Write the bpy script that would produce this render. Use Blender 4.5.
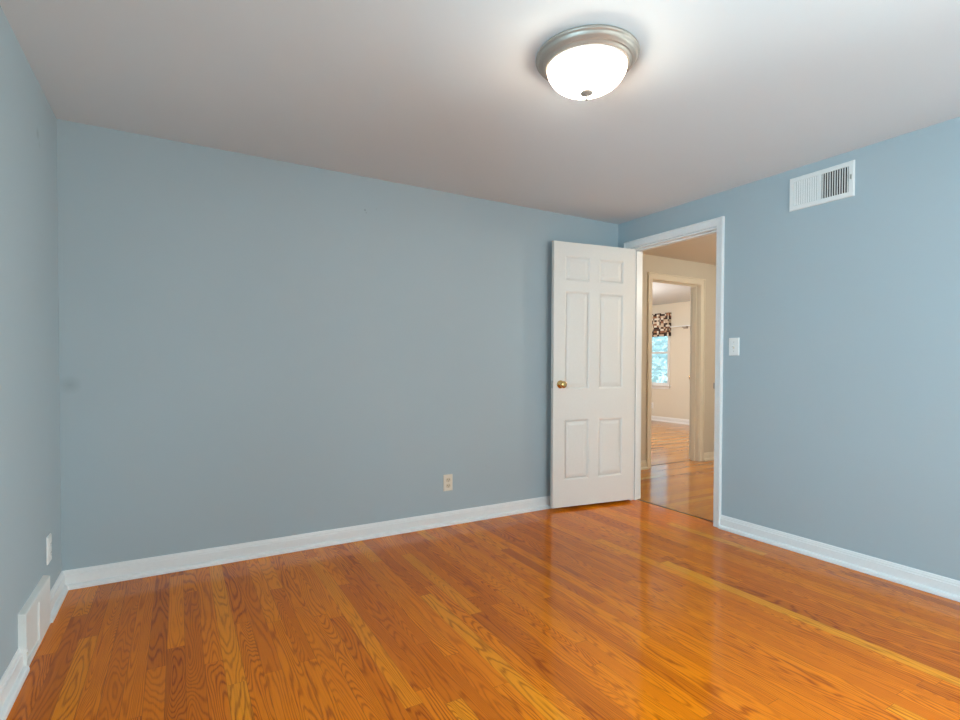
import bpy, bmesh, math, random
from mathutils import Vector, Matrix

# ------------------------------------------------------------------ camera, world, lights, exposure
S = bpy.context.scene
C = S.collection
for o in list(bpy.data.objects):
    bpy.data.objects.remove(o)

H = 2.29                                   # ceiling height
XL, YB, XR, YR = -.5013, 3.2222, 3.2045, -1.75   # left, back, right and rear wall faces of the blue room
HX0, HX1, HY0, HY1 = 3.32, 6.6, 1.25, 3.93      # hall
BX0, BX1, BY0, BY1 = 3.6, 8.27, 4.03, 9.2      # far bedroom

cam = bpy.data.cameras.new('camera')
cam.sensor_width = 36
cam.lens = 520.73 / 960 * 36
cam.shift_y = 14.17 / 960
cam.clip_start = .01
co = bpy.data.objects.new('camera', cam)
C.objects.link(co)
_r = Vector((.86526677, -.50130028, .00338348)); _u = Vector((.0061106, .01729544, .99983175)); _f = Vector((.50127446, .86510051, -.01802841))
M = Matrix.Identity(4)
for k in range(3):
    M[k][0] = _r[k]; M[k][1] = _u[k]; M[k][2] = -_f[k]
M.translation = (0, 0, 1.1088)
co.matrix_world = M
S.camera = co

S.view_settings.view_transform = 'Standard'
S.view_settings.look = 'None'
S.view_settings.gamma = 1
S.view_settings.use_curve_mapping = False
S.view_settings.exposure = 0.26

world = bpy.data.worlds.new('sky')
S.world = world
world.use_nodes = True
bg = world.node_tree.nodes['Background']
bg.inputs['Color'].default_value = (.56, .76, .92, 1)
bg.inputs['Strength'].default_value = 2.0

def area(name, loc, sx, sy, direction, power, col, portal=False):
    l = bpy.data.lights.new(name, 'AREA')
    l.shape = 'RECTANGLE'; l.size = sx; l.size_y = sy; l.energy = power; l.color = col
    if portal: l.cycles.is_portal = True
    o = bpy.data.objects.new(name, l); C.objects.link(o)
    o.location = loc
    o.rotation_euler = Vector(direction).to_track_quat('-Z', 'Y').to_euler()
    return o
def bulb(name, loc, power, col, radius, parent=None):
    l = bpy.data.lights.new(name, 'POINT')
    l.energy = power; l.color = col; l.shadow_soft_size = radius
    o = bpy.data.objects.new(name, l); C.objects.link(o)
    o.location = loc
    if parent: o.parent = parent
    return o
# daylight through the left window; rear and right ones added as soft fill
WL = (-.30, 1.00, .72, 1.98)     # window in the left wall: y0, y1, z0, z1
WR = (.95, 2.95, .55, 1.88)      # unseen rear-wall window, widened for fill light: x0, x1, z0, z1
WQ = (-.75, .76, .45, 1.60)      # window added out of view in the right wall to light the left: y0, y1, z0, z1
WB = (6.955, 7.755, .72, 2.00)   # bedroom window: y0, y1, z0, z1
area('daylight_left', (XL - .25, (WL[0] + WL[1]) / 2, (WL[2] + WL[3]) / 2), WL[1] - WL[0], WL[3] - WL[2], (1, 0, 0), 72, (.56, .82, 1))
area('fill_rear', ((WR[0] + WR[1]) / 2, YR - .25, (WR[2] + WR[3]) / 2), WR[1] - WR[0], WR[3] - WR[2], (0, 1, 0), 66, (1, .98, .98))  # broad neutral fill from behind the camera
area('fill_right', (XR + .058 + .25, (WQ[0] + WQ[1]) / 2, (WQ[2] + WQ[3]) / 2), WQ[1] - WQ[0], WQ[3] - WQ[2], (-1, 0, 0), 90, (.97, .98, .98))  # added to brighten the left wall and ceiling
area('portal_bedroom', (BX1 + .12, (WB[0] + WB[1]) / 2, (WB[2] + WB[3]) / 2), .8, 1.28, (-1, 0, 0), 1, (1, 1, 1), True)
bulb('hall_lamp', (4.9, 1.95, 2.0), 42, (1, .95, .83), .12)
bulb('bedroom_fill', (5.6, 6.4, 1.75), 100, (1, 1, .98), .2)  # unseen, no fixture; added to light the bedroom

# ------------------------------------------------------------------ material helpers
class NT:
    def __init__(s, name):
        s.m = bpy.data.materials.new(name); s.m.use_nodes = True
        s.t = s.m.node_tree; s.n = s.t.nodes
        s.b = s.n['Principled BSDF']; s.out = s.n['Material Output']
    def node(s, kind, **kw):
        n = s.n.new(kind)
        for k, v in kw.items(): setattr(n, k, v)
        return n
    def link(s, a, b): s.t.links.new(a, b)
    def put(s, sock, v):
        if isinstance(v, bpy.types.NodeSocket): s.link(v, sock)
        else: sock.default_value = v
    def math(s, op, a, b=None, c=None, clamp=False):
        n = s.node('ShaderNodeMath', operation=op, use_clamp=clamp)
        s.put(n.inputs[0], a)
        if b is not None: s.put(n.inputs[1], b)
        if c is not None: s.put(n.inputs[2], c)
        return n.outputs[0]
    def xyz(s, x, y, z):
        n = s.node('ShaderNodeCombineXYZ')
        s.put(n.inputs[0], x); s.put(n.inputs[1], y); s.put(n.inputs[2], z)
        return n.outputs[0]
    def noise(s, vec, scale, detail=2, rough=.5, dist=0):
        n = s.node('ShaderNodeTexNoise')
        s.put(n.inputs['Vector'], vec)
        n.inputs['Scale'].default_value = scale; n.inputs['Detail'].default_value = detail
        n.inputs['Roughness'].default_value = rough; n.inputs['Distortion'].default_value = dist
        return n.outputs['Fac']
    def white(s, dims, w=None, vec=None):
        n = s.node('ShaderNodeTexWhiteNoise', noise_dimensions=dims)
        if w is not None: s.put(n.inputs['W'], w)
        if vec is not None: s.put(n.inputs['Vector'], vec)
        return n.outputs['Value']
    def ramp(s, fac, stops, interp='LINEAR'):
        n = s.node('ShaderNodeValToRGB'); n.color_ramp.interpolation = interp
        e = n.color_ramp.elements
        while len(e) < len(stops): e.new(.5)
        for el, (p, c) in zip(e, stops): el.position = p; el.color = (*c, 1)
        s.put(n.inputs[0], fac)
        return n.outputs[0]
    def mix(s, fac, a, b, mode='MIX'):
        n = s.node('ShaderNodeMix', data_type='RGBA', blend_type=mode)
        s.put(n.inputs['Factor'], fac)
        for sock, v in ((n.inputs[6], a), (n.inputs[7], b)):
            s.put(sock, (*v, 1) if isinstance(v, tuple) else v)
        return n.outputs[2]
    def bump(s, h, strength, dist):
        n = s.node('ShaderNodeBump'); s.put(n.inputs['Height'], h)
        n.inputs['Strength'].default_value = strength; n.inputs['Distance'].default_value = dist
        s.link(n.outputs[0], s.b.inputs['Normal'])
    def coord(s): return s.node('ShaderNodeTexCoord').outputs['Object']

def plain(name, col, rough=.5, metal=0, bump=0, bscale=60, spec=.5):
    t = NT(name)
    v = t.noise(t.coord(), bscale, 3)
    c = t.mix(v, tuple(x * .97 for x in col), tuple(min(1, x * 1.03) for x in col))
    t.link(c, t.b.inputs['Base Color'])
    t.b.inputs['Roughness'].default_value = rough
    t.b.inputs['Metallic'].default_value = metal
    t.b.inputs['Specular IOR Level'].default_value = spec
    if bump: t.bump(v, bump, .002)
    return t.m

def paint(name, col, marks=(), rough=.6):
    """Rolled wall paint; marks = (x, y, z, radius, strength): old nail dents and smudges."""
    t = NT(name)
    co_ = t.coord()
    v = t.noise(co_, 260, 4, .6)
    big = t.noise(co_, 1.3, 2)
    c = t.mix(big, tuple(x * .975 for x in col), tuple(x * 1.02 for x in col))
    for (x, y, z, r, st) in marks:
        d = t.node('ShaderNodeVectorMath', operation='DISTANCE')
        t.link(co_, d.inputs[0]); d.inputs[1].default_value = (x, y, z)
        f = t.math('MULTIPLY', t.math('SUBTRACT', 1, t.math('DIVIDE', d.outputs['Value'], r), clamp=True), st)
        c = t.mix(f, c, tuple(x_ * .35 for x_ in col))
    t.link(c, t.b.inputs['Base Color'])
    t.b.inputs['Roughness'].default_value = rough
    t.b.inputs['Specular IOR Level'].default_value = .35
    t.bump(v, .12, .002)
    return t.m

def oak(name, along, tint=(1, 1, 1), w=.061, seed=0.0, rough=.075, grain=1.0, spec=.19):
    """Varnished strip oak: boards of random length, tone and grain."""
    t = NT(name)
    sp = t.node('ShaderNodeSeparateXYZ'); t.link(t.coord(), sp.inputs[0])
    u, v = (sp.outputs[0], sp.outputs[1]) if along == 'y' else (sp.outputs[1], sp.outputs[0])
    uu = t.math('DIVIDE', t.math('ADD', u, 40 + seed), w)
    ui = t.math('FLOOR', uu); uf = t.math('FRACT', uu)
    r1 = t.white('1D', w=ui); r2 = t.white('1D', w=t.math('ADD', ui, 77.3))
    L = t.math('MULTIPLY_ADD', r2, 1.0, .65)
    vv = t.math('ADD', t.math('DIVIDE', t.math('ADD', v, 40), L), t.math('MULTIPLY', r1, 13))
    vi = t.math('FLOOR', vv); vf = t.math('FRACT', vv)
    pid = t.white('2D', vec=t.xyz(ui, vi, 0)); pid2 = t.white('2D', vec=t.xyz(t.math('ADD', ui, 31.7), vi, 0))
    pid3 = t.white('2D', vec=t.xyz(t.math('ADD', ui, 91.2), vi, 0))
    tone = t.ramp(pid, [(0, (.60, .142, .003)), (.16, (.70, .170, .003)), (.5, (.79, .202, .003)),
                        (.84, (.85, .235, .004)), (.95, (.87, .28, .007)), (1, (.92, .41, .028))])
    # growth rings: contour lines of a noise stretched along the board
    off = t.math('MULTIPLY', pid2, 60)
    n1 = t.noise(t.xyz(t.math('MULTIPLY', u, 10), t.math('MULTIPLY', v, .85), off), 1, 1.5, .45, .25)
    n1b = t.noise(t.xyz(t.math('MULTIPLY', u, 70), t.math('MULTIPLY', v, 9), off), 1, 2, .5)
    ph = t.math('ADD', t.math('MULTIPLY', n1, t.math('MULTIPLY_ADD', pid3, 190, 120)), t.math('MULTIPLY', n1b, 4.5))
    ring = t.math('POWER', t.math('MULTIPLY_ADD', t.math('SINE', ph), .5, .5), 3.0)
    pore = t.noise(t.xyz(t.math('MULTIPLY', u, 330), t.math('MULTIPLY', v, 7), off), 1, 3, .6)
    porem = t.math('MULTIPLY', t.math('SUBTRACT', pore, .46), 2.6, clamp=True)
    amt = t.math('MULTIPLY_ADD', pid2, .40 * grain, .34 * grain)
    k = t.math('MULTIPLY', t.math('ADD', t.math('MULTIPLY', ring, t.math('MULTIPLY_ADD', pore, .9, .45)), t.math('MULTIPLY', porem, .6)), amt, clamp=True)
    c = t.mix(k, tone, t.mix(1.0, tone, (.36, .19, .10), 'MULTIPLY'))
    cloud = t.noise(t.xyz(t.math('MULTIPLY', u, 9), t.math('MULTIPLY', v, 1.3), off), 1, 2)
    c = t.mix(t.math('MULTIPLY', cloud, .22), c, t.mix(1.0, c, (.62, .52, .42), 'MULTIPLY'))
    # joints between boards
    du = t.math('MULTIPLY', t.math('MINIMUM', uf, t.math('SUBTRACT', 1, uf)), w)
    dv = t.math('MULTIPLY', t.math('MINIMUM', vf, t.math('SUBTRACT', 1, vf)), L)
    gd = t.math('MINIMUM', du, dv)
    gap = t.math('SUBTRACT', 1, t.math('DIVIDE', gd, .0011), clamp=True)
    gap = t.math('MULTIPLY', gap, t.math('MULTIPLY_ADD', pid3, .65, .25))
    c = t.mix(gap, c, (.05, .018, .006))
    c = t.mix(1.0, c, tint, 'MULTIPLY')
    t.link(c, t.b.inputs['Base Color'])
    rn = t.noise(t.coord(), 3.0, 3)
    t.link(t.math('MULTIPLY_ADD', rn, .06, rough), t.b.inputs['Roughness'])
    t.b.inputs['Specular IOR Level'].default_value = spec
    h = t.math('ADD', t.math('MULTIPLY', gap, -1), t.math('MULTIPLY', k, -.25))
    wob = t.noise(t.xyz(t.math('MULTIPLY', u, 14), t.math('MULTIPLY', v, 1.2), 0), 1, 1)
    h = t.math('ADD', h, t.math('MULTIPLY', wob, .9))
    t.bump(h, .05, .004)
    return t.m

def glass_thin(name, tint=(1, 1, 1)):
    t = NT(name)
    tr = t.node('ShaderNodeBsdfTransparent'); tr.inputs[0].default_value = (*tint, 1)
    gl = t.node('ShaderNodeBsdfGlossy'); gl.inputs['Roughness'].default_value = .02
    fr = t.node('ShaderNodeFresnel'); fr.inputs[0].default_value = 1.45
    mx = t.node('ShaderNodeMixShader')
    t.link(fr.outputs[0], mx.inputs[0]); t.link(tr.outputs[0], mx.inputs[1]); t.link(gl.outputs[0], mx.inputs[2])
    t.link(mx.outputs[0], t.out.inputs[0])
    return t.m

def frosted(name):
    """Ribbed white glass of the lamp: lets the bulbs' light through and glows."""
    t = NT(name)
    tr = t.node('ShaderNodeBsdfTransparent'); tr.inputs[0].default_value = (1, .985, .96, 1)
    tl = t.node('ShaderNodeBsdfTranslucent'); tl.inputs[0].default_value = (.95, .92, .86, 1)
    gl = t.node('ShaderNodeBsdfGlossy'); gl.inputs['Roughness'].default_value = .15
    m1 = t.node('ShaderNodeMixShader'); m1.inputs[0].default_value = .85
    t.link(tr.outputs[0], m1.inputs[1]); t.link(tl.outputs[0], m1.inputs[2])
    m2 = t.node('ShaderNodeMixShader'); m2.inputs[0].default_value = .06
    t.link(m1.outputs[0], m2.inputs[1]); t.link(gl.outputs[0], m2.inputs[2])
    t.link(m2.outputs[0], t.out.inputs[0])
    return t.m

def patchwork(name):
    """Printed valance: small squares in dark brown, tan, rust and cream."""
    t = NT(name)
    sp = t.node('ShaderNodeSeparateXYZ'); t.link(t.coord(), sp.inputs[0])
    a = t.math('DIVIDE', t.math('ADD', t.math('ADD', sp.outputs[0], sp.outputs[1]), 20), .040)
    b = t.math('DIVIDE', t.math('ADD', sp.outputs[2], 20), .036)
    cell = t.white('2D', vec=t.xyz(t.math('FLOOR', a), t.math('FLOOR', b), 0))
    c = t.ramp(cell, [(0, (.035, .02, .016)), (.30, (.10, .05, .032)), (.45, (.62, .50, .38)), (.66, (.30, .14, .075)), (.80, (.80, .74, .64))], 'CONSTANT')
    t.link(c, t.b.inputs['Base Color'])
    t.b.inputs['Roughness'].default_value = .9
    return t.m

BLUE = (.392, .466, .502)
MAT = dict(
    blue_left=paint('blue_paint', BLUE, [(XL, 2.82, 2.066, .03, .35), (XL, 2.85, 2.03, .02, .2)]),
    blue_back=paint('blue_paint', BLUE, [(1.025, YB, 2.082, .008, .75), (1.033, YB, 2.066, .006, .5), (-.461, YB, 1.003, .05, .30), (1.10, YB, 2.10, .005, .4)]),
    blue=paint('blue_paint', BLUE),
    beige=paint('beige_paint', (.60, .55, .46)),
    peach=paint('peach_paint', (.72, .66, .55)),
    ceiling=paint('ceiling_paint', (.70, .74, .765), rough=.9),
    ceil_warm=paint('warm_ceiling_paint', (.74, .70, .63), rough=.9),
    trim=plain('white_trim_enamel', (.80, .80, .795), .34),
    door=plain('white_door_enamel', (.76, .715, .665), .38),
    cream=plain('cream_trim_enamel', (.74, .68, .56), .38),
    floor=oak('oak_strip_floor', 'y'),
    floor_hall=oak('oak_strip_floor', 'x', (.68, .98, 5.0), seed=3.1, rough=.07, grain=.5, spec=.5),
    floor_bed=oak('oak_strip_floor', 'x', (.68, 1.10, 11.0), seed=7.7, rough=.14, grain=.4, spec=.4),
    dark=plain('gap_shade', (.014, .010, .008), .9, spec=.1),  # near-black for the shade inside slots, holes and floor gaps
    gap_strip=plain('floor_gap_shade', (.045, .018, .008), .5),  # dark brown painted for the shade in the doorway gaps
    nickel=plain('brushed_nickel', (.40, .35, .30), .45, .5, bscale=90),
    brass=plain('polished_brass', (.66, .43, .17), .2, 1),
    steel=plain('dull_steel', (.50, .49, .46), .35, 1),
    white_plastic=plain('white_plastic', (.82, .82, .80), .35),
    almond=plain('almond_plastic', (.76, .68, .56), .4),
    almond_dark=plain('almond_plastic_dark', (.66, .55, .40), .45),  # darker almond of the receptacles and screw
    enamel=plain('white_grille_enamel', (.78, .78, .76), .4),
    reg=plain('painted_register', (.76, .75, .72), .42),
    glass=glass_thin('window_glass', (.93, 1.0, 1.0)),
    frosted=frosted('ribbed_lamp_glass'),
    valance=patchwork('patchwork_print'),
    bark=plain('bark', (.10, .07, .05), .9, bump=.4),
    leaf=plain('leaf_overexposed', (.76, .86, .85), .6, bscale=8),  # paleness is overexposed daylight put into the leaf colour
    lawn=plain('lawn', (.12, .20, .07), .9, bscale=4),
)

# ------------------------------------------------------------------ mesh helpers
class MB:
    def __init__(s): s.bm = bmesh.new()
    def box(s, x0, x1, y0, y1, z0, z1, mat=None):
        vs = [Vector((x, y, z)) for x in (x0, x1) for y in (y0, y1) for z in (z0, z1)]
        if mat is not None: vs = [mat @ v for v in vs]
        v = [s.bm.verts.new(p) for p in vs]
        for f in ((0, 1, 3, 2), (4, 6, 7, 5), (0, 4, 5, 1), (2, 3, 7, 6), (0, 2, 6, 4), (1, 5, 7, 3)):
            s.bm.faces.new([v[i] for i in f])
        return s
    def grid(s, rows, close=False, caps=False):
        """rows: list of equally long point lists; quads between neighbours."""
        V = [[s.bm.verts.new(p) for p in r] for r in rows]
        for a, b in zip(V, V[1:]):
            n = len(a)
            for i in range(n if close else n - 1):
                j = (i + 1) % n
                s.bm.faces.new((a[i], a[j], b[j], b[i]))
        if caps:
            s.bm.faces.new(V[0][::-1]); s.bm.faces.new(V[-1])
        return s
    def lathe(s, prof, seg=48, mat=None, ribs=0, ramp=0):
        rows = []
        for r, z in prof:
            row = []
            for i in range(seg):
                a = 2 * math.pi * i / seg
                rr = r * (1 + (ramp * (i % ribs) / ribs if ribs else 0))
                p = Vector((rr * math.cos(a), rr * math.sin(a), z))
                row.append(mat @ p if mat is not None else p)
            rows.append(row)
        s.grid(rows, close=True)
        return s
    def build(s, name, m, parent=None, loc=None, smooth=False, bevel=0, seg=2):
        """Link as one object; loc = world position taken as the mesh's own origin."""
        bmesh.ops.remove_doubles(s.bm, verts=s.bm.verts, dist=1e-6)
        bmesh.ops.recalc_face_normals(s.bm, faces=s.bm.faces)
        me = bpy.data.meshes.new(name)
        if loc is not None:
            bmesh.ops.translate(s.bm, verts=s.bm.verts, vec=-Vector(loc))
        s.bm.to_mesh(me); s.bm.free()
        o = bpy.data.objects.new(name, me); C.objects.link(o)
        me.materials.append(MAT[m])
        if smooth:
            for p in me.polygons: p.use_smooth = True
        if loc is not None and parent is None: o.location = loc
        if parent is not None: o.parent = parent
        if bevel:
            b = o.modifiers.new('edge', 'BEVEL'); b.width = bevel; b.segments = seg; b.limit_method = 'ANGLE'
        return o
def empty(name, loc, label=None, cat=None, kind=None, mat=None):
    o = bpy.data.objects.new(name, None); C.objects.link(o); o.empty_display_size = .1
    if mat is not None: o.matrix_world = mat
    else: o.location = loc
    tag(o, label, cat, kind)
    return o
def tag(o, label=None, cat=None, kind=None, group=None):
    if label: o['label'] = label
    if cat: o['category'] = cat
    if kind: o['kind'] = kind
    if group: o['group'] = group
    return o
def struct(o): o['kind'] = 'structure'; return o
def frame(origin, u, n):
    """Local x along the wall (u), local y out of the wall (n), z up."""
    u = Vector(u).normalized(); n = Vector(n).normalized()
    m = Matrix.Identity(4)
    for k in range(3): m[k][0] = u[k]; m[k][1] = n[k]; m[k][2] = (0, 0, 1)[k]
    m.translation = origin
    return m
def sbox(name, m, *b): return struct(MB().box(*b).build(name, m))

# ------------------------------------------------------------------ the shell
T = .11
sbox('floor', 'floor', XL - T, 3.276, YR - T, YB + .1, -.04, 0)
sbox('floor_hall', 'floor_hall', 3.284, HX1 + T, HY0 - T, 4.014, -.04, 0)
sbox('floor_bedroom', 'floor_bed', BX0 - T, BX1 + T, 4.018, BY1 + T, -.04, 0)
sbox('subfloor', 'dark', XL - T, BX1 + T, YR - T, BY1 + T, -.08, -.041)
sbox('ceiling', 'ceiling', XL - T, XR + .058, YR - T, YB + T, H, H + .08)
sbox('ceiling_hall', 'ceil_warm', XR + .058, HX1 + T, HY0 - T, HY1 + .06, H, H + .08)
sbox('ceiling_bedroom', 'ceiling', BX0 - T, BX1 + T, HY1 + .06, BY1 + T, H + .02, H + .1)

sbox('trim_7', 'gap_strip', 3.270, 3.290, 2.30, 3.06, -.038, .0015)  # flush dark strip in place of the shaded gap between floors
sbox('trim_8', 'gap_strip', 4.412, 5.200, 4.006, 4.026, -.038, .0015)  # same painted gap at the bedroom door

def wall_with_hole(name, m, axis, a0, a1, t0, t1, hole, top=H):
    """axis: 'x' = wall lies across x (thickness t0..t1 in x), runs a0..a1 in the other; hole = (h0,h1,z0,z1)."""
    b = MB()
    h0, h1, z0, z1 = hole
    parts = [(a0, h0, 0, top), (h1, a1, 0, top), (h0, h1, z1, top)]
    if z0 > 0: parts.append((h0, h1, 0, z0))
    for p0, p1, q0, q1 in parts:
        if axis == 'x': b.box(t0, t1, p0, p1, q0, q1)
        else: b.box(p0, p1, t0, t1, q0, q1)
    return struct(b.build(name, m))

D1 = (2.285, 3.068, 0, 2.062)      # rough opening of the door in the right wall
D2 = (4.400, 5.212, 0, 2.045)      # rough opening of the bedroom door (hall's far wall)
wall_with_hole('wall_left', 'blue_left', 'x', YR, YB, XL - T, XL, WL)
sbox('wall_back', 'blue_back', XL - T, XR + .058, YB, YB + T, 0, H)
wall_with_hole('wall_right', 'blue', 'x', 1.10, YB, XR, XR + .058, D1)
wall_with_hole('wall_right_fill_window', 'blue', 'x', YR, 1.10, XR, XR + .058, WQ)  # opening for the added fill window
wall_with_hole('wall_rear', 'blue', 'y', XL - T, XR + .058, YR - T, YR, WR)
wall_with_hole('wall_hall_left', 'beige', 'x', HY0, HY1, XR + .058, HX0, D1)
wall_with_hole('wall_hall_far', 'beige', 'y', XR + .058, HX1, HY1, HY1 + .06, D2)
sbox('wall_hall_right', 'beige', HX1, HX1 + T, HY0 - T, HY1 + .06, 0, H)
sbox('wall_hall_near', 'beige', XR + .058, HX1, HY0 - T, HY0, 0, H)
wall_with_hole('wall_bedroom_near', 'peach', 'y', BX0 - T, BX1 + T, HY1 + .06, BY0, D2, H + .02)
wall_with_hole('wall_bedroom_right', 'peach', 'x', BY0, BY1, BX1, BX1 + T, WB, H + .02)
sbox('wall_bedroom_left', 'peach', BX0 - T, BX0, BY0, BY1, 0, H + .02)
sbox('wall_bedroom_far', 'peach', BX0 - T, BX1 + T, BY1, BY1 + T, 0, H + .02)

# baseboards with a moulded top and a quarter-round shoe
BASE = [(0, 0), (.031, 0), (.031, .008), (.0295, .0150), (.0250, .0205), (.019, .0230), (.0140, .0236), (.0140, .064), (.0132, .0672), (.0098, .0682),
        (.0098, .0712), (.0094, .077), (.0072, .081), (.0060, .0860), (.0035, .0895), (0, .0905)]
def baseboard(name, p0, p1, n, m0=0, m1=0, m='trim', k=1):
    p0, p1, n = Vector((*p0, 0)), Vector((*p1, 0)), Vector((*n, 0))
    d = (p1 - p0).normalized()
    b = MB()
    rows = [[p0 + n * q * k + d * q * k * m0 + Vector((0, 0, z * k)) for q, z in BASE],
            [p1 + n * q * k - d * q * k * m1 + Vector((0, 0, z * k)) for q, z in BASE]]
    b.grid(rows, caps=True, close=True)
    return struct(b.build(name, m))
RG0, RG1 = 2.420, 2.822      # where the register interrupts the left baseboard
baseboard('baseboard_back', (XL, YB), (XR, YB), (0, -1), 1, 1)
baseboard('baseboard_left', (XL, YR), (XL, RG0 + .002), (1, 0), 1, 0)
baseboard('baseboard_left_corner', (XL, RG1 + .002), (XL, YB), (1, 0), 0, 1)
baseboard('baseboard_right', (XR, YR), (XR, 2.2345), (-1, 0), 1, 0)
baseboard('baseboard_right_corner', (XR, 3.142), (XR, YB), (-1, 0), 0, 1)
baseboard('baseboard_rear', (XL, YR), (XR, YR), (0, 1), 1, 1)
baseboard('baseboard_hall_far', (HX0, HY1), (4.349, HY1), (0, -1), 1, 0, 'cream')
baseboard('baseboard_hall_far_right', (5.274, HY1), (HX1, HY1), (0, -1), 0, 1, 'cream')
baseboard('baseboard_hall_right', (HX1, HY0), (HX1, HY1), (-1, 0), 1, 1, 'cream')
baseboard('baseboard_bedroom_right', (BX1, BY0), (BX1, BY1), (-1, 0), 1, 1, 'trim', 1.05)
baseboard('baseboard_bedroom_far', (BX0, BY1), (BX1, BY1), (0, -1), 1, 1, 'trim', 1.05)

# door casings and jambs
CAS = [(0, 0), (0, .010), (.004, .013), (.018, .014), (.040, .016), (.0485, .017), (.0500, .0145), (.0525, .0145), (.0540, .021), (.0600, .023), (.0660, .021), (.0675, .018), (.0675, 0)]
def casing(name, fr, w, h, m, k=1):
    """fr: local frame at the middle of the opening's foot, x along, y out of the wall."""
    rows = []
    for o, d in CAS:
        o *= k
        rows.append([fr @ Vector(p) for p in ((-w / 2 - o, d, 0), (-w / 2 - o, d, h + o), (w / 2 + o, d, h + o), (w / 2 + o, d, 0))])
    b = MB(); b.grid(rows)
    b.bm.verts.ensure_lookup_table()
    o_ = b.build(name, m)
    return struct(o_)
y0, y1 = 2.292, 3.062
casing('trim_1', frame((XR, (2.289 + 3.0855) / 2, 0), (0, 1, 0), (-1, 0, 0)), 3.0855 - 2.289, 2.064, 'trim', .8)
casing('trim_2', frame((HX0, (y0 + y1) / 2, 0), (0, 1, 0), (1, 0, 0)), y1 - y0 + .012, 2.052, 'cream')
def jamb(name, m, fr, w, h, t, stop):
    """Lining of an opening w x h, thickness t of the wall along local -y; stop = (y0,y1) of the stop bead."""
    b = MB(); e = .012
    for (x0, x1, z0, z1) in ((-w / 2 - e, -w / 2, 0, h + e), (w / 2, w / 2 + e, 0, h + e), (-w / 2, w / 2, h, h + e)):
        b.box(x0, x1, -t, 0, z0, z1, fr)
    s0, s1 = stop
    for (x0, x1, z0, z1) in ((-w / 2, -w / 2 + .011, 0, h), (w / 2 - .011, w / 2, 0, h), (-w / 2 + .011, w / 2 - .011, h - .011, h)):
        b.box(x0, x1, s0, s1, z0, z1, fr)
    return struct(b.build(name, m))
j1 = jamb('trim_3', 'trim', frame((XR, (y0 + y1) / 2, 0), (0, 1, 0), (-1, 0, 0)), y1 - y0, 2.050, HX0 - XR, (-.078, -.040))
MB().box(XR + .006, XR + .030, y0 - .001, y0 + .0015, .935, 1.005).box(XR - .015, XR + .0061, y0 - .004, y0 + .005, .950, .990).build('strike_plate', 'nickel', j1)
MB().box(XR + .011, XR + .022, y0 + .0012, y0 + .002, .955, .985).build('latch_hole', 'dark', j1)
x0, x1 = 4.412, 5.200
casing('trim_4', frame(((x0 + x1) / 2, HY1, 0), (1, 0, 0), (0, -1, 0)), x1 - x0 + .010, 2.036, 'cream')
casing('trim_5', frame(((x0 + x1) / 2, BY0, 0), (1, 0, 0), (0, 1, 0)), x1 - x0 + .010, 2.036, 'cream')
jamb('trim_6', 'cream', frame(((x0 + x1) / 2, HY1, 0), (1, 0, 0), (0, -1, 0)), x1 - x0, 2.033, BY0 - HY1, (-.080, -.045))

# ------------------------------------------------------------------ doors
def door_leaf(w, h, th, panels):
    """Six-panel leaf: local x from free edge to hinge, y = 0 on the front face, +y to the back."""
    b = MB(); g = .006
    b.box(0, w, g, th - g, 0, h)
    xs = sorted({0, w} | {p[0] for p in panels} | {p[1] for p in panels})
    zs = sorted({0, h} | {p[2] for p in panels} | {p[3] for p in panels})
    for side in (0, 1):
        Y = (lambda d: d) if side == 0 else (lambda d: th - d)
        for a, c in zip(xs, xs[1:]):
            for e, f in zip(zs, zs[1:]):
                if any(p[0] <= a and c <= p[1] and p[2] <= e and f <= p[3] for p in panels):
                    continue
                q = sorted((Y(0), Y(g)))
                b.box(a, c, q[0], q[1], e, f)
        for (a, c, e, f) in panels:
            # sticking slope, flat groove, then the raised field
            loops = [(0, 0), (.004, .0018), (.013, g), (.019, g), (.044, .0022), (.048, .002)]
            rows = [[Vector(v) for v in ((a + i, Y(d), e + i), (c - i, Y(d), e + i), (c - i, Y(d), f - i), (a + i, Y(d), f - i))] for i, d in loops]
            b.grid(rows, close=True)
            b.bm.faces.new([b.bm.verts.new(v) for v in rows[-1]])
    return b
def knob_parts(parent, x, z, side, th, metal):
    """Rosette and round knob as one turned piece; side -1 = front (towards -y), +1 = back."""
    m = Matrix.Translation((x, 0 if side < 0 else th, z)) @ Matrix.Rotation(math.pi / 2 if side < 0 else -math.pi / 2, 4, 'X')
    prof = [(0, 0), (.031, 0), (.031, .003), (.027, .007), (.014, .009), (.011, .013), (.010, .022), (.013, .027), (.021, .032), (.0262, .040), (.0270, .046),
            (.0245, .053), (.018, .057), (.009, .058), (0, .058)]
    b = MB(); b.lathe(prof, 32, m)
    return b.build('door_knob', metal, parent, smooth=True)

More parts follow.
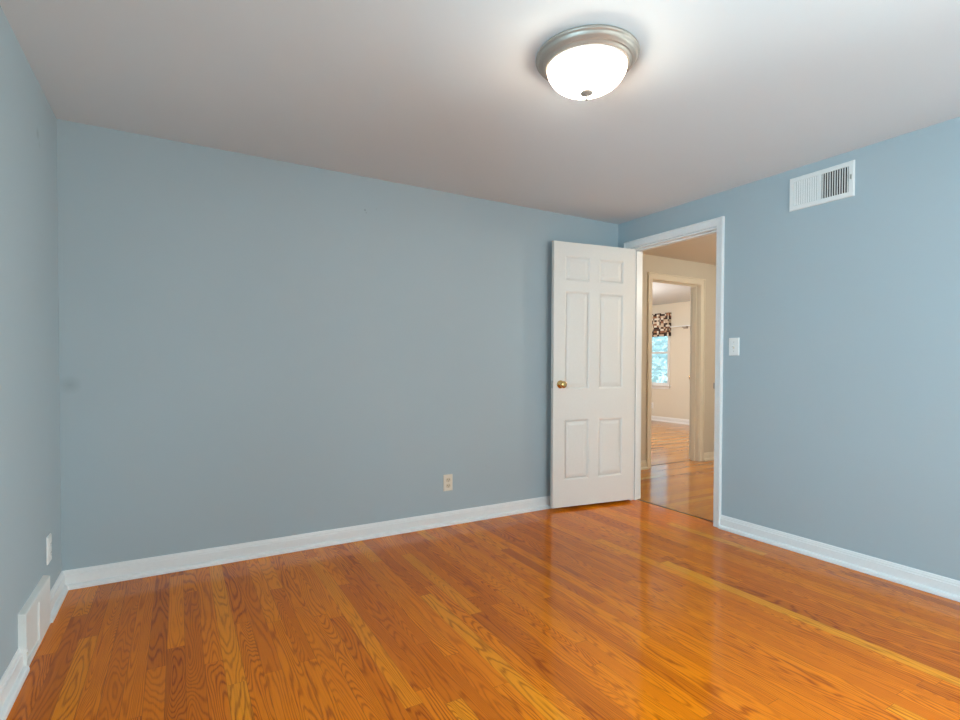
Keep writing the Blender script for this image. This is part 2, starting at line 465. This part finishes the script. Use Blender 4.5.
F = Vector((2.449, 3.122)); Hg = Vector((3.193, 3.018)); du = (Hg - F).normalized()
PAN = [(.098, .318, z0_, z1_) for z0_, z1_ in ((.206, .669), (.902, 1.650), (1.731, 1.917))] + \
      [(.408, .634, z0_, z1_) for z0_, z1_ in ((.208, .668), (.905, 1.648), (1.733, 1.915))]
dm = frame((F.x, F.y, .022), (du.x, du.y, 0), (-du.y, du.x, 0))
d1 = empty('door_1', None, 'open white six-panel door with brass knob in front of the blue back wall', None, 'structure', dm)
door_leaf(.750, 2.022, .035, PAN).build('door_leaf', 'door', d1)
for s in (-1, 1): knob_parts(d1, .062, .940, s, .035, 'brass')
lp = MB().box(-.0012, .0006, .006, .029, .912, .968).build('latch_plate', 'steel', d1)
MB().box(-.011, -.001, .011, .023, .932, .950).build('latch_bolt', 'steel', lp)
for z in (.20, 1.02, 1.80):
    b = MB(); b.box(.7502, .752, .004, .031, z, z + .088)
    b.lathe([(0, 0), (.0055, 0), (.0055, .088), (0, .088)], 12, Matrix.Translation((.757, .035, z)))
    b.build('hinge', 'trim', d1)

# the far bedroom's door stands open, seen almost on edge behind the jamb
a = math.radians(56)
hx, hy = x1 - .002, BY0 + .026
lw = .752
uu_ = Vector((math.sin(a), math.cos(a), 0))
dm2 = frame((hx + uu_.x * lw, hy + uu_.y * lw, .012), -uu_, (uu_.y, -uu_.x, 0))
d2 = empty('door_2', None, 'open cream door of the far bedroom seen on edge', None, 'structure', dm2)
door_leaf(lw, 2.012, .035, PAN).build('door_leaf', 'cream', d2)
for s in (-1, 1): knob_parts(d2, .062, .945, s, .035, 'brass')

# ------------------------------------------------------------------ windows
def window(name, fr, w, z0, z1, depth=.11):
    """fr: frame at the opening's middle on the room face (x along, y into the room)."""
    e = empty(name, None, None, None, 'structure', fr)
    h = z1 - z0
    b = MB()
    rows = []
    for o, d in CAS:
        rows.append([Vector(p) for p in ((-w / 2 - o * .7, d * .8, z0), (-w / 2 - o * .7, d * .8, z1 + o * .7), (w / 2 + o * .7, d * .8, z1 + o * .7), (w / 2 + o * .7, d * .8, z0))])
    b.grid(rows)
    for (p0, p1, q0, q1) in ((-w / 2 - .002, -w / 2 + .014, z0, z1), (w / 2 - .014, w / 2 + .002, z0, z1), (-w / 2, w / 2, z1 - .014, z1 + .002), (-w / 2, w / 2, z0 - .002, z0 + .014)):
        b.box(p0, p1, -depth, .001, q0, q1)
    b.build('window_frame', 'trim', e)
    b = MB()
    b.box(-w / 2 - .075, w / 2 + .075, 0, .045, z0 - .022, z0)
    b.build('window_sill', 'trim', e, bevel=.004)
    MB().box(-w / 2 - .045, w / 2 + .045, 0, .014, z0 - .075, z0 - .022).build('window_apron', 'trim', e)
    zm = z0 + h * .5
    for (q0, q1, yy) in ((z0 + .012, zm + .018, -.05), (zm - .018, z1 - .012, -.078)):
        b = MB(); sw = .034
        b.box(-w / 2 + .012, -w / 2 + .012 + sw, yy - .022, yy, q0, q1)
        b.box(w / 2 - .012 - sw, w / 2 - .012, yy - .022, yy, q0, q1)
        b.box(-w / 2 + .012 + sw, w / 2 - .012 - sw, yy - .022, yy, q1 - sw, q1)
        b.box(-w / 2 + .012 + sw, w / 2 - .012 - sw, yy - .022, yy, q0, q0 + sw)
        s_ = b.build('sash', 'trim', e)
        MB().box(-w / 2 + .04, w / 2 - .04, yy - .013, yy - .009, q0 + .028, q1 - .028).build('pane', 'glass', s_)
    return e
window('window_1', frame((XL, (WL[0] + WL[1]) / 2, 0), (0, -1, 0), (1, 0, 0)), WL[1] - WL[0], WL[2], WL[3])
window('window_fill_rear', frame(((WR[0] + WR[1]) / 2, YR, 0), (-1, 0, 0), (0, 1, 0)), WR[1] - WR[0], WR[2], WR[3])  # unseen, sized for the rear fill light
window('window_fill_right', frame((XR, (WQ[0] + WQ[1]) / 2, 0), (0, 1, 0), (-1, 0, 0)), WQ[1] - WQ[0], WQ[2], WQ[3])  # added window around the right fill light
window('window_3', frame((BX1, (WB[0] + WB[1]) / 2, 0), (0, 1, 0), (-1, 0, 0)), WB[1] - WB[0], WB[2], WB[3])

# ------------------------------------------------------------------ ceiling light
LX, LY = 1.360, 1.540
cl = empty('ceiling_light', (LX, LY, H), 'round flush ceiling light with a brushed nickel rim and glowing ribbed glass bowl', 'ceiling light')
pan = [(0, 0), (.186, 0), (.1915, -.002), (.1945, -.006), (.1950, -.010), (.1935, -.013), (.1905, -.0150), (.1885, -.0160), (.1865, -.0205), (.1835, -.0260),
       (.1785, -.0305), (.1735, -.0325), (.1715, -.0350), (.1695, -.0362), (.1675, -.0358), (.1640, -.0400), (.1605, -.0440), (.1570, -.0462), (.1540, -.0462), (.1520, -.0440), (.1505, -.034), (.1500, -.012), (0, -.012)]
MB().lathe(pan, 96).build('rim', 'nickel', cl, smooth=True)
R0, ZT, ZB = .1490, -.044, -.134
dome = []
for i in range(25):
    t_ = i / 24 * math.pi / 2
    dome.append((max(R0 * math.cos(t_) ** .86, .004), ZT - (ZT - ZB) * math.sin(t_) ** 1.05))
MB().lathe(dome, 288, ribs=4, ramp=.012).build('glass_bowl', 'frosted', cl)
MB().lathe([(.1502, -.0420), (.1518, -.0450), (.1512, -.0485), (.1488, -.0496), (.1468, -.0480), (.1466, -.0420)], 96).build('bowl_lip', 'white_plastic', cl, smooth=True)
fin = [(0, -.130), (.012, -.133), (.0240, -.1362), (.0262, -.1392), (.0235, -.1430), (.0125, -.1475), (.0042, -.149), (.0036, -.156), (.0055, -.159), (.0065, -.1630), (.0045, -.1668), (0, -.168)]
MB().lathe(fin, 32).build('finial', 'nickel', cl, smooth=True)
for dx, dy in ((.035, -.02), (-.035, .02)):
    bulb('bulb', (dx, dy, -.108), 14.8, (1, .87, .72), .022, cl)

# ------------------------------------------------------------------ wall register high on the right wall
vy0, vy1, vz0, vz1 = 1.452, 1.802, 2.039, 2.235
vf = frame((XR, (vy0 + vy1) / 2, (vz0 + vz1) / 2), (0, -1, 0), (-1, 0, 0))     # local x runs to the right as seen from the room
av = empty('air_register', None, 'white metal air vent high on the right blue wall', 'vent', None, vf)
W2, H2 = (vy1 - vy0) / 2, (vz1 - vz0) / 2
bz, bs = .027, .028
def rect(i, j, y): return [Vector(v) for v in ((-W2 + i, y, -H2 + j), (W2 - i, y, -H2 + j), (W2 - i, y, H2 - j), (-W2 + i, y, H2 - j))]
b = MB()
b.grid([rect(0, 0, 0), rect(.0005, .0005, .005), rect(.004, .004, .0095), rect(.007, .007, .010), rect(bs - .001, bz - .001, .010), rect(bs, bz, .009), rect(bs, bz, .001)], close=True)
b.build('frame', 'enamel', av)
MB().box(-.0075, .0075, .001, .0095, -H2 + bz, H2 - bz).build('divider', 'enamel', av)
MB().box(-W2 + bs, W2 - bs, .0003, .0010, -H2 + bz, H2 - bz).build('duct_shade', 'dark', av)  # dark sheet on the wall for the shade behind the slats
for bank, (p0, p1, ang) in enumerate(((-W2 + bs, -.0075, 1), (.0075, W2 - bs, -1))):
    n_ = 11
    for i in range(n_):
        xc = p0 + (p1 - p0) * (i + .5) / n_
        m_ = Matrix.Translation((xc, .0052, 0)) @ Matrix.Rotation(math.radians(-12 if bank else -30), 4, 'Z')
        if bank: MB().box(-.0021, .0021, -.0030, .0042, -H2 + bz, H2 - bz, m_).build('slat', 'enamel', av)
        else: MB().box(-.0051, .0051, -.0006, .0006, -H2 + bz, H2 - bz, m_).build('slat', 'enamel', av)
MB().box(W2 - .017, W2 - .012, .009, .019, -.004, .020).build('damper_lever', 'steel', av)
for xx in (-W2 + .010, W2 - .010):
    MB().lathe([(0, .0118), (.0035, .0112), (.0042, .0098), (.0042, .009), (0, .009)], 16, Matrix.Translation((xx, 0, 0)) @ Matrix.Rotation(-math.pi / 2, 4, 'X')).build('screw', 'enamel', av)

# ------------------------------------------------------------------ baseboard register, left wall
rz = .206; rd = .0235
br = empty('baseboard_register', (XL, (RG0 + RG1) / 2, 0), 'white heating register set in the baseboard of the left wall', 'vent')
L2 = (RG1 - RG0) / 2
b = MB()
prof = [(0, 0), (rd - .007, 0), (rd - .007, rz - .010), (rd - .010, rz - .004), (0, rz - .001)]
b.grid([[Vector((x, y, z)) for x, z in prof] for y in (-L2 + .002, L2 - .002)], close=True, caps=True)
b.build('housing', 'reg', br)
b = MB()
hood = [(0, rz + .005), (rd - .004, rz + .001), (rd - .001, rz - .001), (rd, rz - .005), (rd, rz - .032), (rd - .0069, rz - .032), (rd - .0069, rz - .008), (0, rz - .0005)]
b.grid([[Vector((x, y, z)) for x, z in hood] for y in (-L2, L2)], close=True, caps=True)
b.build('hood', 'reg', br)
for q0, q1, nm in ((-L2, -L2 + .012, 'end_cap'), (L2 - .012, L2, 'end_cap')):
    MB().box(0, rd, q0, q1, 0, rz - .0325).build(nm, 'reg', br)
MB().box(rd - .0068, rd, .004, L2 - .0125, .0, rz - .0325).build('front_panel', 'reg', br, bevel=.001)
MB().box(rd - .0068, rd - .001, -L2 + .0125, .0035, 0, .022).build('foot_rail', 'reg', br)
MB().box(rd - .008, rd + .004, -L2 + .002, -L2 + .008, .070, .078).build('damper_lever', 'reg', br)

# ------------------------------------------------------------------ switch and outlets
def plate(root, w, h, m):
    b = MB()
    loops = [(0, 0), (0, .0035), (.003, .0062), (.006, .0068)]
    rows = [[Vector(v) for v in ((-w / 2 + i, d, -h / 2 + i), (w / 2 - i, d, -h / 2 + i), (w / 2 - i, d, h / 2 - i), (-w / 2 + i, d, h / 2 - i))] for i, d in loops]
    b.grid(rows, close=True, caps=True)
    return b.build('cover_plate', m, root)
def screw(root, x, z, m):
    b = MB(); b.lathe([(0, .0082), (.0022, .0080), (.0030, .0072), (.0030, .0064), (0, .0064)], 16, Matrix.Translation((x, 0, z)) @ Matrix.Rotation(-math.pi / 2, 4, 'X'))
    b.build('screw', m, root)
def outlet(fr, m, md, label, w=.0735, h=.120):
    o = empty('wall_outlet', None, label, 'outlet', None, fr)
    plate(o, w, h, m)
    for zc in (.0205, -.0205):
        b = MB()
        rr = .0172
        pts = [(rr * math.cos(a_), max(-.0135, min(.0135, rr * math.sin(a_)))) for a_ in [2 * math.pi * i / 32 for i in range(32)]]
        b.grid([[Vector((x * k, d, zc + z * k)) for x, z in pts] for d, k in ((.0062, 1), (.0086, 1), (.0092, .95))], close=True, caps=True)
        s_ = b.build('receptacle', md, o)
        for sx, hh in ((-.0063, .0046), (.0063, .0038)):
            MB().box(sx - .0011, sx + .0011, .0088, .0095, zc + .001 - hh + .002, zc + .001 + hh + .002).build('slot', 'dark', s_)
        MB().lathe([(0, .0096), (.0025, .0095), (.0025, .0088), (0, .0088)], 16, Matrix.Translation((0, 0, zc - .008)) @ Matrix.Rotation(-math.pi / 2, 4, 'X')).build('slot', 'dark', s_)
    screw(o, 0, 0, md)
    return o
outlet(frame((1.6125, YB, .2915), (-1, 0, 0), (0, -1, 0)), 'almond', 'almond_dark', 'almond duplex outlet on the blue back wall left of the open door', .0695, .1135)
outlet(frame((XL, 2.930, .290), (0, -1, 0), (1, 0, 0)), 'white_plastic', 'white_plastic', 'white duplex outlet on the left wall above the heating register')
outlet(frame((BX1, 7.345, .300), (0, 1, 0), (-1, 0, 0)), 'white_plastic', 'white_plastic', 'white outlet under the window in the far bedroom beyond both doorways')

sw = empty('light_switch', None, 'white toggle light switch on the right blue wall beside the door casing', 'light switch', None, frame((XR, 2.154, 1.235), (0, -1, 0), (-1, 0, 0)))
plate(sw, .0735, .118, 'white_plastic')
MB().box(-.0055, .0055, .0062, .0073, -.0125, .0125).build('toggle_slot', 'almond', sw)
b = MB(); b.box(-.004, .004, 0, .012, -.0048, .0048, Matrix.Translation((0, .0055, 0)) @ Matrix.Rotation(math.radians(28), 4, 'X'))
b.build('toggle', 'white_plastic', sw, bevel=.001)
for zz in (.030, -.030): screw(sw, 0, zz, 'steel')

# ------------------------------------------------------------------ far bedroom: valance, shelf
va = empty('window_valance', (BX1, 7.37, 2.13), 'brown and cream patchwork print valance above the far bedroom window', 'curtain')
b = MB()
yy0, yy1 = 6.885 - 7.37, 7.86 - 7.37
rows = []
for z in (0, -.05, -.15, -.25, -.35, -.455):
    row = [Vector((-.004, yy0, z))]
    for i in range(41):
        t_ = i / 40
        amp = .004 + .012 * (-z / .455)
        row.append(Vector((-.085 - amp * math.sin(t_ * math.pi * 13), yy0 + (yy1 - yy0) * t_, z)))
    row.append(Vector((-.004, yy1, z)))
    rows.append(row)
b.grid(rows)
o = b.build('cloth', 'valance', va)
sm = o.modifiers.new('thick', 'SOLIDIFY'); sm.thickness = .003
b = MB(); b.box(-.080, 0, yy0 + .012, yy1 - .012, -.022, -.006)
b.build('mounting_board', 'trim', va)

sh = empty('wall_shelf', (BX1, 6.45, 1.85), 'narrow white wall shelf beside the patchwork valance in the far bedroom', 'shelf')
MB().box(-.075, 0, -.42, .415, -.011, .011).build('board', 'trim', sh, bevel=.003)
for yc in (.10, -.30):
    b = MB()
    b.box(-.012, 0, yc - .05, yc + .05, -.052, -.0115)
    b.box(-.055, -.012, yc - .05, yc + .05, -.028, -.0115)
    b.build('bracket', 'nickel', sh, bevel=.003)

# ------------------------------------------------------------------ outside the bedroom window
struct(MB().box(8.6, 40, -20, 40, -.9, -.8).build('ground', 'lawn'))
random.seed(4)
for i, (tx, ty, hgt, rad) in enumerate(((14.5, 11.6, 5.2, 1.9), (17.0, 17.0, 5.8, 2.2))):
    tr = empty('leafy_tree', (tx, ty, -.8), ('leafy green tree outside the far bedroom window', 'taller leafy tree standing behind the first outside the far window')[i], 'tree')
    b = MB()
    b.lathe([(.16, 0), (.12, .5), (.10, 1.8), (.06, 3.2), (0, 3.4)], 12)
    b.build('trunk', 'bark', tr, smooth=True)
    bm_ = MB()
    for k in range(1500):
        d = Vector((random.gauss(0, 1), random.gauss(0, 1), random.gauss(0, 1))).normalized() * rad * random.random() ** .4
        c_ = Vector((d.x, d.y, d.z * 1.1 + hgt * .52))
        u_ = Vector((random.gauss(0, 1), random.gauss(0, 1), random.gauss(0, 1))).normalized()
        w_ = u_.orthogonal().normalized()
        s_ = random.uniform(.10, .20)
        vs = [bm_.bm.verts.new(c_ + p) for p in (u_ * s_, w_ * s_ * .45, -u_ * s_, -w_ * s_ * .45)]
        bm_.bm.faces.new(vs)
    bm_.build('foliage', 'leaf', tr)
